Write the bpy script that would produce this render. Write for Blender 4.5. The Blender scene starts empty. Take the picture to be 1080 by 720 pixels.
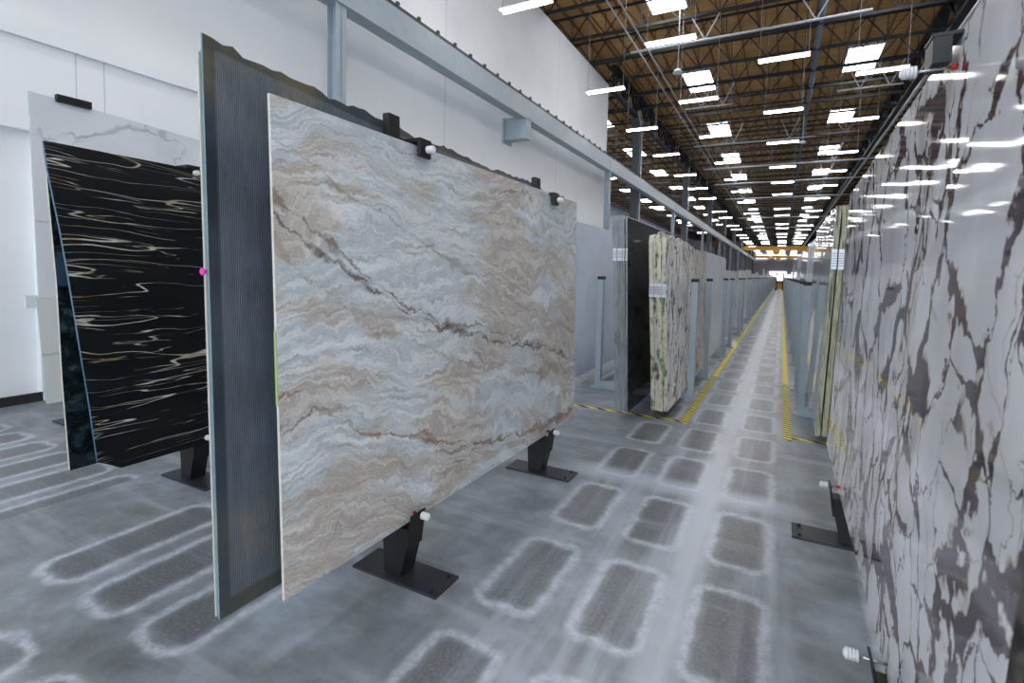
import bpy, bmesh, math, random
from mathutils import Vector, Matrix
random.seed(7)
S = bpy.context.scene
COL = S.collection

# ------------------------------------------------------------------ camera
YAW, PITCH, ROLL, FPX, PY, CAMZ = -0.48494, -0.055704, 0.023709, 537.4, 315.53, 1.54
f = Vector((math.sin(YAW)*math.cos(PITCH), math.cos(YAW)*math.cos(PITCH), math.sin(PITCH)))
r = f.cross(Vector((0, 0, 1))).normalized(); u = r.cross(f)
r2 = r*math.cos(ROLL) + u*math.sin(ROLL); u2 = u*math.cos(ROLL) - r*math.sin(ROLL)
cam = bpy.data.cameras.new('camera'); camo = bpy.data.objects.new('camera', cam); COL.objects.link(camo)
camo.matrix_world = Matrix(((r2.x, u2.x, -f.x, 0), (r2.y, u2.y, -f.y, 0), (r2.z, u2.z, -f.z, CAMZ), (0, 0, 0, 1)))
cam.sensor_width = 36; cam.lens = FPX*36/1080; cam.shift_y = (PY-360)/1080
cam.clip_start = 0.05; cam.clip_end = 500
cam.dof.use_dof = True; cam.dof.focus_distance = 3.6; cam.dof.aperture_fstop = 2.8
S.camera = camo

# ------------------------------------------------------------------ world, exposure
S.view_settings.view_transform = 'Standard'; S.view_settings.look = 'None'
S.view_settings.gamma = 1; S.view_settings.use_curve_mapping = False
S.view_settings.exposure = 1.38
WORLD_STRENGTH = 1.1
TUBE_STRENGTH = 12.0
SKY_STRENGTH = 6.0
S.cycles.use_denoising = True
S.cycles.max_bounces = 7; S.cycles.diffuse_bounces = 4; S.cycles.glossy_bounces = 4
S.cycles.sample_clamp_indirect = 6
w = bpy.data.worlds.new('world'); S.world = w; w.use_nodes = True
bgn = w.node_tree.nodes['Background']; bgn.inputs[0].default_value = (0.80, 0.90, 1.0, 1); bgn.inputs[1].default_value = WORLD_STRENGTH

# ------------------------------------------------------------------ node helper
def srgb(r_, g_, b_):
    c = lambda v: ((v/255)/12.92 if v/255 <= 0.04045 else ((v/255+0.055)/1.055)**2.4)
    return (c(r_), c(g_), c(b_), 1)

class NT:
    def __init__(s, name):
        s.m = bpy.data.materials.new(name); s.m.use_nodes = True
        s.t = s.m.node_tree; s.n = s.t.nodes; s.b = s.n['Principled BSDF']
    def node(s, ty, **k):
        n = s.n.new(ty)
        for a, v in k.items(): setattr(n, a, v)
        return n
    def put(s, sock, v):
        if hasattr(v, 'is_output') or isinstance(v, bpy.types.NodeSocket): s.t.links.new(v, sock)
        else: sock.default_value = v
    def math(s, op, a, b=None, c=None, clamp=False):
        n = s.node('ShaderNodeMath', operation=op); n.use_clamp = clamp
        s.put(n.inputs[0], a)
        if b is not None: s.put(n.inputs[1], b)
        if c is not None: s.put(n.inputs[2], c)
        return n.outputs[0]
    def xyz(s):
        tc = s.node('ShaderNodeTexCoord'); sp = s.node('ShaderNodeSeparateXYZ')
        s.t.links.new(tc.outputs['Object'], sp.inputs[0])
        return sp.outputs[0], sp.outputs[1], sp.outputs[2]
    def comb(s, x, y, z=0.0):
        n = s.node('ShaderNodeCombineXYZ')
        for i, v in enumerate((x, y, z)): s.put(n.inputs[i], v)
        return n.outputs[0]
    def noise(s, vec, scale=1.0, detail=4.0, rough=0.55, dist=0.0):
        n = s.node('ShaderNodeTexNoise'); s.put(n.inputs['Vector'], vec)
        n.inputs['Scale'].default_value = scale; n.inputs['Detail'].default_value = detail
        n.inputs['Roughness'].default_value = rough; n.inputs['Distortion'].default_value = dist
        return n.outputs[0]
    def ramp(s, fac, stops, interp='LINEAR'):
        n = s.node('ShaderNodeValToRGB'); s.put(n.inputs[0], fac); cr = n.color_ramp; cr.interpolation = interp
        while len(cr.elements) < len(stops): cr.elements.new(0.5)
        for e, (p, c) in zip(cr.elements, stops):
            e.position = p; e.color = c if len(c) == 4 else (*c, 1)
        return n.outputs[0]
    def smooth(s, v, a, b):     # 0 at a, 1 at b
        n = s.node('ShaderNodeMapRange', interpolation_type='SMOOTHSTEP'); s.put(n.inputs[0], v)
        n.inputs[1].default_value = a; n.inputs[2].default_value = b
        return n.outputs[0]
    def mix(s, fac, a, b, mode='MIX'):
        n = s.node('ShaderNodeMix', data_type='RGBA', blend_type=mode)
        s.put(n.inputs[0], fac); s.put(n.inputs[6], a); s.put(n.inputs[7], b)
        return n.outputs[2]
    def bump(s, h, strength=0.2, dist=0.01):
        n = s.node('ShaderNodeBump'); s.put(n.inputs['Height'], h)
        n.inputs['Strength'].default_value = strength; n.inputs['Distance'].default_value = dist
        s.t.links.new(n.outputs[0], s.b.inputs['Normal'])
    def base(s, c, rough=0.5, metal=0.0, spec=0.5):
        s.put(s.b.inputs['Base Color'], c); s.put(s.b.inputs['Roughness'], rough)
        s.b.inputs['Metallic'].default_value = metal; s.b.inputs['Specular IOR Level'].default_value = spec
        return s.m

def plain(name, c, rough=0.5, metal=0.0, var=0.06, scale=6.0, spec=0.5):
    k = NT(name); x, y, z = k.xyz()
    nz = k.noise(k.comb(x, y, z), scale, 3)
    lo = tuple(v*(1-var) for v in c[:3])+(1,); hi = tuple(min(1, v*(1+var)) for v in c[:3])+(1,)
    return k.base(k.ramp(nz, [(0.3, lo), (0.7, hi)]), rough, metal, spec)

def emit(name, c, strength):
    k = NT(name); k.base(c, 0.5)
    k.b.inputs['Emission Color'].default_value = c; k.b.inputs['Emission Strength'].default_value = strength
    return k.m

# ------------------------------------------------------------------ floor material
def floor_material():
    k = NT('polished_concrete'); X, Y, Z = k.xyz()
    n1 = k.noise(k.comb(X, Y), 9, 5, 0.65); n2 = k.noise(k.comb(X, Y, 7.0), 9, 5, 0.65)
    nb = k.noise(k.comb(X, Y), 1.1, 4, 0.6)
    xw = k.math('ADD', X, k.math('MULTIPLY', k.math('SUBTRACT', n1, 0.5), 0.055))
    yw = k.math('ADD', Y, k.math('MULTIPLY', k.math('SUBTRACT', n2, 0.5), 0.075))
    def cell(v, c0, pitch):   # distance from the nearest cell centre
        t = k.math('DIVIDE', k.math('SUBTRACT', v, c0), pitch)
        return k.math('MULTIPLY', k.math('ABSOLUTE', k.math('SUBTRACT', t, k.math('ROUND', t))), pitch)
    def sdf(dx, dy, hx, hy, rad):
        qx = k.math('SUBTRACT', dx, hx-rad); qy = k.math('SUBTRACT', dy, hy-rad)
        ax = k.math('MAXIMUM', qx, 0.0); ay = k.math('MAXIMUM', qy, 0.0)
        L = k.math('SQRT', k.math('ADD', k.math('MULTIPLY', ax, ax), k.math('MULTIPLY', ay, ay)))
        return k.math('SUBTRACT', k.math('ADD', L, k.math('MINIMUM', k.math('MAXIMUM', qx, qy), 0.0)), rad)
    dA = sdf(cell(xw, -1.065, 0.4625), cell(yw, 2.31, 0.895), 0.125, 0.30, 0.05)
    # the aisle field spans x -1.3 .. 0.06, the left field x < -1.9, y < 1.9
    inA = k.math('MULTIPLY', k.math('GREATER_THAN', X, -1.31), k.math('LESS_THAN', X, 0.10))
    inA = k.math('MULTIPLY', inA, k.math('GREATER_THAN', Y, 1.02))
    dB = sdf(cell(xw, -2.18, 0.455), cell(yw, 1.50, 1.08), 0.13, 0.40, 0.08)
    inB = k.math('MULTIPLY', k.math('LESS_THAN', X, -1.93), k.math('LESS_THAN', Y, 2.04))
    inB = k.math('MULTIPLY', inB, k.math('MAXIMUM', k.math('GREATER_THAN', X, -3.36), k.math('LESS_THAN', X, -4.0)))
    def marks(d, inside):
        core = k.math('SUBTRACT', 1.0, k.smooth(d, -0.045, 0.012))
        rim = k.math('MULTIPLY', k.smooth(d, -0.012, 0.018), k.math('SUBTRACT', 1.0, k.smooth(d, 0.022, 0.07)))
        return k.math('MULTIPLY', core, inside), k.math('MULTIPLY', rim, inside)
    cA, rA = marks(dA, inA); cB, rB = marks(dB, inB)
    core = k.math('MAXIMUM', cA, cB); rim = k.math('MAXIMUM', rA, rB)
    fine = k.noise(k.comb(X, Y), 60, 4, 0.7); mid = k.noise(k.comb(X, Y, 3.0), 4.0, 5, 0.65)
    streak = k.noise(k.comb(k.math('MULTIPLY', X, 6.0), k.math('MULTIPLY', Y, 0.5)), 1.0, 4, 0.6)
    cross = k.noise(k.comb(k.math('MULTIPLY', X, 0.6), k.math('MULTIPLY', Y, 5.0)), 1.0, 4, 0.6)
    c = k.ramp(k.math('ADD', k.math('MULTIPLY', nb, 0.55), k.math('MULTIPLY', mid, 0.45)),
               [(0.34, srgb(88, 92, 92)), (0.5, srgb(122, 130, 137)), (0.66, srgb(156, 168, 183))])
    # dusty film, stronger inside the aisle
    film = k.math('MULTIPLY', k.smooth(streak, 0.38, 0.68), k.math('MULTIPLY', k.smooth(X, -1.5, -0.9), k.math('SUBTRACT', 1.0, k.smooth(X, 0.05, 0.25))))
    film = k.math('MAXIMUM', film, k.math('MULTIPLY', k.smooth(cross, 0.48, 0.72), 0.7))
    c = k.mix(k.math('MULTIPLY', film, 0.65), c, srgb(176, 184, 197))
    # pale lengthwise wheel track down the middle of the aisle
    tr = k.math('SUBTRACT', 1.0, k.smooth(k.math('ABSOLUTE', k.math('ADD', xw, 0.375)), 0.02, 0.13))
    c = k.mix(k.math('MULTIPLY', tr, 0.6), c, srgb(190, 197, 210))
    tr2 = k.math('SUBTRACT', 1.0, k.smooth(k.math('ABSOLUTE', k.math('SUBTRACT', yw, 3.78)), 0.03, 0.2))
    tr2 = k.math('MULTIPLY', tr2, k.math('MULTIPLY', k.smooth(X, -1.7, -1.2), k.math('SUBTRACT', 1.0, k.smooth(X, -0.05, 0.35))))
    c = k.mix(k.math('MULTIPLY', core, k.math('SUBTRACT', 0.92, k.math('MULTIPLY', film, 0.5))), c,
              k.ramp(fine, [(0.35, srgb(82, 85, 89)), (0.65, srgb(112, 116, 122))]))
    c = k.mix(k.math('MULTIPLY', tr2, 0.75), c, srgb(182, 191, 205))
    wn = k.noise(k.comb(X, Y, 5.0), 22, 5, 0.7)
    rimf = k.math('MULTIPLY', rim, k.math('ADD', 0.20, k.math('MULTIPLY', k.smooth(wn, 0.32, 0.66), 0.45)))
    c = k.mix(rimf, c, srgb(203, 211, 224))
    c = k.mix(k.math('MULTIPLY', k.smooth(fine, 0.58, 0.72), 0.16), c, srgb(205, 207, 210))
    rough = k.math('ADD', 0.27, k.math('MULTIPLY', nb, 0.12))
    return k.base(c, rough, 0.0, 0.5)

# ------------------------------------------------------------------ stone materials (object coordinates: y along, z up)
def brown_marble():
    k = NT('brown_wave_marble'); X, Y, Z = k.xyz()
    big = k.noise(k.comb(Y, Z, 1.7), 0.9, 2, 0.5); med = k.noise(k.comb(Y, Z, 4.2), 2.6, 5, 0.62)
    fin = k.noise(k.comb(Y, Z, 9.1), 12.0, 6, 0.7)
    sub = lambda v: k.math('SUBTRACT', v, 0.5)
    mul = lambda a_, b_: k.math('MULTIPLY', a_, b_)
    add = lambda a_, b_: k.math('ADD', a_, b_)
    # bands fall from the near top corner and flatten towards the far side
    g = add(Z, mul(Y, 0.36))
    g = add(g, mul(mul(Z, k.math('SUBTRACT', 2.9, Y)), 0.22))
    g = add(g, mul(sub(big), 0.7)); g = add(g, mul(sub(med), 0.34)); g = add(g, mul(sub(fin), 0.11))
    broad = k.noise(k.comb(mul(Y, 0.9), mul(g, 3.0), 0.3), 1.0, 4, 0.6)
    s1 = k.noise(k.comb(mul(Y, 1.1), mul(g, 9.0), 2.0), 1.0, 6, 0.72)
    s2 = k.noise(k.comb(mul(Y, 2.2), mul(g, 30.0), 5.0), 1.0, 6, 0.78)
    zone = k.noise(k.comb(Y, mul(Z, 1.5), 31.0), 1.1, 3, 0.55)      # cool or warm region
    grain = k.noise(k.comb(Y, mul(Z, 1.6), 44.0), 70.0, 4, 0.75)
    warm = k.ramp(s1, [(0.30, srgb(230, 229, 227)), (0.42, srgb(208, 203, 197)), (0.50, srgb(176, 166, 157)), (0.57, srgb(210, 206, 201)), (0.66, srgb(132, 118, 107))])
    cool = k.ramp(s1, [(0.30, srgb(236, 239, 241)), (0.43, srgb(214, 220, 224)), (0.51, srgb(184, 193, 199)), (0.59, srgb(222, 224, 225)), (0.70, srgb(166, 160, 155))])
    zm = k.smooth(add(mul(sub(zone), 1.1), mul(sub(broad), 1.4)), -0.07, 0.09)
    c = k.mix(zm, cool, warm)
    c = k.mix(mul(k.smooth(s2, 0.50, 0.68), 0.62), c, srgb(136, 126, 118))
    c = k.mix(mul(k.math('SUBTRACT', 1.0, k.smooth(s2, 0.30, 0.46)), 0.55), c, srgb(234, 236, 237))
    # cool crystalline patches
    pt = k.noise(k.comb(Y, mul(Z, 1.8), 12.0), 4.5, 6, 0.7)
    c = k.mix(mul(k.smooth(pt, 0.56, 0.66), 0.5), c, srgb(160, 174, 184))
    c = k.mix(mul(k.smooth(grain, 0.54, 0.70), 0.35), c, srgb(120, 112, 106))
    c = k.mix(mul(k.math('SUBTRACT', 1.0, k.smooth(grain, 0.30, 0.44)), 0.45), c, srgb(240, 241, 241))
    def path(pts, width, col, amt):
        n = k.node('ShaderNodeFloatCurve'); cur = n.mapping.curves[0]; n.mapping.use_clip = False
        q_ = [((y-1.2)/3.0, z/2.4) for y, z in pts]
        while len(cur.points) < len(q_): cur.points.new(0.5, 0.5)
        for p, (a_, b_) in zip(cur.points, q_): p.location = (a_, b_)
        n.mapping.update(); k.put(n.inputs['Value'], k.math('DIVIDE', k.math('SUBTRACT', Y, 1.2), 3.0))
        d = k.math('SUBTRACT', Z, mul(n.outputs[0], 2.4))
        d = add(add(d, mul(sub(med), 0.20)), mul(sub(fin), 0.10))
        wv = k.noise(k.comb(mul(Y, 2.2), Z, width*100), 1.6, 4, 0.65)
        ww = mul(k.smooth(wv, 0.40, 0.70), width)
        m = k.math('SUBTRACT', 1.0, k.smooth(k.math('DIVIDE', k.math('ABSOLUTE', d), add(ww, 0.0025)), 0.4, 1.2))
        br = add(0.35, mul(k.smooth(s2, 0.36, 0.56), 0.65))
        return mul(m, br), col, amt
    for m, col, amt in (
        path([(1.2, 1.80), (1.45, 1.68), (1.77, 1.46), (2.28, 1.25), (2.8, 1.16), (3.35, 0.99), (4.2, 0.84)], 0.045, srgb(124, 106, 93), 0.85),
        path([(1.2, 1.75), (1.5, 1.58), (1.9, 1.36), (2.4, 1.19), (3.0, 1.05), (3.6, 0.93), (4.2, 0.80)], 0.026, srgb(92, 80, 72), 0.85),
        path([(1.2, 1.66), (1.6, 1.36), (2.0, 1.18), (2.5, 1.00), (3.1, 0.86), (4.2, 0.72)], 0.06, srgb(164, 144, 128), 0.65),
        path([(1.2, 1.04), (1.35, 1.01), (1.53, 0.91), (1.75, 0.79), (2.23, 0.62), (2.9, 0.44), (4.2, 0.36)], 0.042, srgb(138, 112, 96), 0.9),
        path([(1.2, 2.05), (1.6, 1.86), (2.2, 1.62), (2.8, 1.42), (3.4, 1.22), (4.2, 1.02)], 0.022, srgb(146, 131, 119), 0.6),
        path([(1.2, 0.62), (1.7, 0.58), (2.2, 0.44), (2.8, 0.38), (4.2, 0.34)], 0.03, srgb(168, 146, 130), 0.6),
        path([(1.2, 1.30), (1.6, 1.12), (2.0, 0.95), (2.6, 0.74), (3.3, 0.62), (4.2, 0.56)], 0.09, srgb(216, 226, 233), 0.6)):
        c = k.mix(mul(m, amt), c, col)
    return k.base(c, 0.16, 0.0, 0.5)

def black_gold():
    k = NT('black_gold_vein_stone'); X, Y, Z = k.xyz()
    big = k.noise(k.comb(Y, Z, 2.7), 1.2, 2, 0.5); med = k.noise(k.comb(Y, Z, 8.0), 6.5, 4, 0.6)
    yy = k.math('SUBTRACT', Y, 1.3)
    # upper lines fall away, lower lines rise
    tilt = k.math('MULTIPLY', yy, k.math('SUBTRACT', 0.62, k.math('MULTIPLY', k.math('SUBTRACT', 2.1, Z), 0.38)))
    g = k.math('ADD', k.math('ADD', Z, k.math('MULTIPLY', k.math('SUBTRACT', Z, 1.05), k.math('MULTIPLY', yy, 0.10))), 0.0)
    g = k.math('ADD', g, k.math('MULTIPLY', k.math('SUBTRACT', big, 0.5), 0.16))
    g = k.math('ADD', g, k.math('MULTIPLY', k.math('SUBTRACT', med, 0.5), 0.014))
    line = None
    for sc, off, wd, th in ((6.0, 0.0, 0.006, 0.36), (12.0, 3.3, 0.007, 0.46), (22.0, 8.1, 0.009, 0.50)):
        nz = k.noise(k.comb(k.math('MULTIPLY', Y, 0.7), k.math('MULTIPLY', g, sc), off), 1.0, 2, 0.4)
        d = k.math('ABSOLUTE', k.math('SUBTRACT', nz, 0.5))
        l = k.math('SUBTRACT', 1.0, k.smooth(d, wd*0.3, wd))
        msk = k.smooth(k.noise(k.comb(k.math('MULTIPLY', Y, 1.6), k.math('MULTIPLY', g, 4.0), off+20), 1.0, 4, 0.6), th, th+0.1)
        l = k.math('MULTIPLY', l, msk)
        line = l if line is None else k.math('MAXIMUM', line, l)
    tone = k.noise(k.comb(Y, Z, 31.0), 5, 3)
    lc = k.ramp(tone, [(0.42, srgb(200, 198, 190)), (0.55, srgb(166, 158, 140)), (0.66, srgb(158, 126, 72))])
    haze = k.noise(k.comb(k.math('MULTIPLY', Y, 0.8), k.math('MULTIPLY', g, 8), 4.0), 1.0, 4, 0.6)
    bc = k.ramp(haze, [(0.35, srgb(6, 7, 9)), (0.7, srgb(20, 21, 24))])
    return k.base(k.mix(k.math('MULTIPLY', line, 0.9), bc, lc), 0.22, 0.0, 0.4)

def violet_marble(name='white_marble_with_violet_veins', stretch=0.6, scale=3.0, white=(232, 233, 238), gloss=0.05, seed=0.0, amount=1.0):
    k = NT(name); X, Y, Z = k.xyz()
    w1 = k.noise(k.comb(Y, k.math('MULTIPLY', Z, 0.6), 1.0+seed), 2.3, 4, 0.6); w2 = k.noise(k.comb(Y, Z, 6.0+seed), 7, 4, 0.6)
    yy = k.math('ADD', Y, k.math('MULTIPLY', k.math('SUBTRACT', w1, 0.5), 0.42))
    yy = k.math('ADD', yy, k.math('MULTIPLY', k.math('SUBTRACT', w2, 0.5), 0.17))
    yy = k.math('ADD', yy, k.math('MULTIPLY', Z, -0.12))
    zz = k.math('ADD', k.math('MULTIPLY', Z, stretch), k.math('MULTIPLY', k.math('SUBTRACT', w2, 0.5), 0.08))
    def edges(sc, off, wmul):
        v = k.node('ShaderNodeTexVoronoi', feature='DISTANCE_TO_EDGE', voronoi_dimensions='3D')
        k.put(v.inputs['Vector'], k.comb(yy, zz, off+seed)); v.inputs['Scale'].default_value = sc
        th = k.noise(k.comb(k.math('MULTIPLY', Y, 1.3), k.math('MULTIPLY', Z, 0.8), off+seed), 3.2, 4, 0.65)
        wd = k.math('MULTIPLY', k.smooth(th, 0.38, 0.66), wmul)
        return k.math('SUBTRACT', 1.0, k.smooth(k.math('DIVIDE', v.outputs[0], k.math('ADD', wd, 0.006)), 0.45, 1.3))
    a = edges(scale, 0.0, 0.085*amount); b = edges(scale*2.4, 3.0, 0.085*amount)
    gate = k.smooth(k.noise(k.comb(Y, k.math('MULTIPLY', Z, 0.5), 15.0+seed), 2.0, 3), 0.42, 0.52)
    vein = k.math('MAXIMUM', a, k.math('MULTIPLY', b, gate))
    cl = k.noise(k.comb(Y, k.math('MULTIPLY', Z, 0.6), 22.0+seed), 1.6, 4, 0.6)
    W = srgb(*white)
    c = k.ramp(cl, [(0.34, tuple(v*0.78 for v in W[:3])+(1,)), (0.52, W), (0.62, srgb(198, 194, 190)), (0.72, W)])
    fz = k.noise(k.comb(Y, Z, 2.0), 30, 4, 0.7)
    vc = k.ramp(fz, [(0.35, srgb(48, 38, 48)), (0.55, srgb(78, 64, 76)), (0.72, srgb(132, 110, 100))])
    c = k.mix(k.math('MULTIPLY', k.smooth(vein, 0.0, 0.35), 0.55), c, srgb(176, 154, 136))
    c = k.mix(k.math('MULTIPLY', k.smooth(vein, 0.3, 0.75), 0.96), c, vc)
    return k.base(c, gloss, 0.0, 0.5 if gloss > 0.1 else 0.9)

def grey_vein_marble(name, base_c=(222, 226, 232), vein_c=(160, 168, 180), seed=0.0, rough=0.2, width=0.03, scale=1.2):
    k = NT(name); X, Y, Z = k.xyz()
    w1 = k.noise(k.comb(Y, Z, 3.0+seed), 1.6, 5, 0.6)
    v = k.node('ShaderNodeTexVoronoi', feature='DISTANCE_TO_EDGE')
    o = k.math('MULTIPLY', k.math('SUBTRACT', w1, 0.5), 1.1)
    k.put(v.inputs['Vector'], k.comb(k.math('ADD', Y, o), k.math('ADD', Z, k.math('MULTIPLY', o, 0.8)), seed)); v.inputs['Scale'].default_value = scale
    l = k.math('SUBTRACT', 1.0, k.smooth(v.outputs[0], 0.0, width))
    g = k.smooth(k.noise(k.comb(Y, Z, 9.0+seed), 1.5, 3), 0.42, 0.6)
    cl = k.noise(k.comb(Y, Z, 14.0+seed), 1.4, 4)
    B = srgb(*base_c)
    c = k.ramp(cl, [(0.35, tuple(x*0.86 for x in B[:3])+(1,)), (0.6, B)])
    return k.base(k.mix(k.math('MULTIPLY', k.math('MULTIPLY', l, g), 0.8), c, srgb(*vein_c)), rough)

def ribbed_stone():
    k = NT('ribbed_dark_stone'); X, Y, Z = k.xyz()
    ph = k.math('MULTIPLY', Y, 2*math.pi/0.0068)
    wv = k.math('ADD', k.math('MULTIPLY', k.math('SINE', ph), 0.5), 0.5)
    big = k.noise(k.comb(Y, Z, 3.0), 1.8, 5, 0.6)
    fine = k.noise(k.comb(k.math('MULTIPLY', Y, 30.0), k.math('MULTIPLY', Z, 4.0)), 1.0, 4, 0.7)
    b0 = k.ramp(big, [(0.34, srgb(34, 42, 52)), (0.48, srgb(60, 70, 80)), (0.58, srgb(76, 78, 76)), (0.68, srgb(108, 98, 76))])
    b1 = k.ramp(fine, [(0.3, srgb(116, 124, 136)), (0.7, srgb(156, 166, 180))])
    edge = k.math('MULTIPLY', k.smooth(Y, 1.108, 1.114), k.math('SUBTRACT', 1.0, k.smooth(k.math('ADD', Z, k.math('MULTIPLY', k.math('MINIMUM', k.math('SUBTRACT', Y, 1.1), 0.8), 0.07)), 2.275, 2.285)))
    edge = k.math('MULTIPLY', edge, k.smooth(Z, 0.33, 0.345))
    m = k.math('MULTIPLY', k.math('MULTIPLY', k.smooth(wv, 0.45, 0.85), edge), 0.72)
    k.bump(k.math('MULTIPLY', wv, edge), 0.2, 0.0015)
    return k.base(k.mix(m, b0, b1), 0.32, 0.0, 0.5)

def green_black_stone():
    k = NT('green_black_stone'); X, Y, Z = k.xyz()
    a = k.noise(k.comb(Y, Z, 1.0), 7, 6, 0.7, 1.2); b = k.noise(k.comb(Y, Z, 5.0), 2.5, 4)
    c = k.ramp(a, [(0.35, srgb(12, 16, 20)), (0.52, srgb(26, 38, 42)), (0.62, srgb(52, 72, 76)), (0.72, srgb(92, 112, 118))])
    c = k.mix(k.math('MULTIPLY', k.smooth(b, 0.58, 0.66), 0.7), c, srgb(64, 88, 112))
    return k.base(c, 0.1)

def edge_stone(name, cols, sc=(2.0, 9.0), rough=0.45, seed=0.0):
    k = NT(name); X, Y, Z = k.xyz()
    a = k.noise(k.comb(k.math('MULTIPLY', X, sc[1]), k.math('MULTIPLY', Z, sc[0]), seed), 1.6, 5, 0.65)
    return k.base(k.ramp(a, [(0.38+0.24*i/(len(cols)-1), srgb(*c)) for i, c in enumerate(cols)]), rough)

def hazard_tape(name, period, slope, axis):
    k = NT(name); X, Y, Z = k.xyz()
    t = k.math('ADD', Y, k.math('MULTIPLY', X, slope)) if axis == 'y' else k.math('ADD', X, k.math('MULTIPLY', Y, slope))
    fr = k.math('FRACT', k.math('DIVIDE', t, period))
    dirt = k.noise(k.comb(X, Y), 14, 4)
    ye = k.ramp(dirt, [(0.3, srgb(214, 194, 30)), (0.6, srgb(240, 222, 40))])
    st = k.math('MULTIPLY', k.smooth(fr, 0.55, 0.58), k.math('LESS_THAN', Y, 8.3))
    return k.base(k.mix(st, ye, srgb(26, 26, 26)), 0.45)

def wood_deck():
    k = NT('wood_deck'); X, Y, Z = k.xyz()
    g = k.noise(k.comb(k.math('MULTIPLY', X, 0.8), k.math('MULTIPLY', Y, 5.0)), 1.0, 5, 0.65)
    b = k.noise(k.comb(X, Y), 0.9, 4)
    # sheet joints
    jx = k.math('LESS_THAN', k.math('FRACT', k.math('DIVIDE', X, 1.22)), 0.018)
    jy = k.math('LESS_THAN', k.math('FRACT', k.math('DIVIDE', Y, 2.44)), 0.010)
    c = k.ramp(g, [(0.3, srgb(190, 142, 82)), (0.5, srgb(214, 166, 102)), (0.7, srgb(230, 184, 122))])
    c = k.mix(k.math('MULTIPLY', k.smooth(b, 0.35, 0.7), 0.35), c, srgb(160, 112, 62))
    c = k.mix(k.math('MULTIPLY', k.math('MAXIMUM', jx, jy), 0.7), c, srgb(80, 52, 28))
    return k.base(c, 0.7)

def wall_paint():
    k = NT('white_wall_paint'); X, Y, Z = k.xyz()
    n = k.noise(k.comb(X, Y, Z), 0.8, 4)
    c = k.ramp(n, [(0.3, srgb(236, 238, 241)), (0.7, srgb(243, 244, 246))])
    j = None
    for y0 in (2.86, 3.13, 16.53, 9.9):
        l = k.math('LESS_THAN', k.math('ABSOLUTE', k.math('SUBTRACT', Y, y0)), 0.006 if y0 < 5 else 0.012)
        j = l if j is None else k.math('MAXIMUM', j, l)
    j = k.math('MULTIPLY', j, k.math('MAXIMUM', k.math('GREATER_THAN', Y, 5.0), k.math('LESS_THAN', Z, 3.85)))
    c = k.mix(k.math('MULTIPLY', j, 0.4), c, srgb(130, 134, 140))
    return k.base(c, 0.55)

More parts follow.
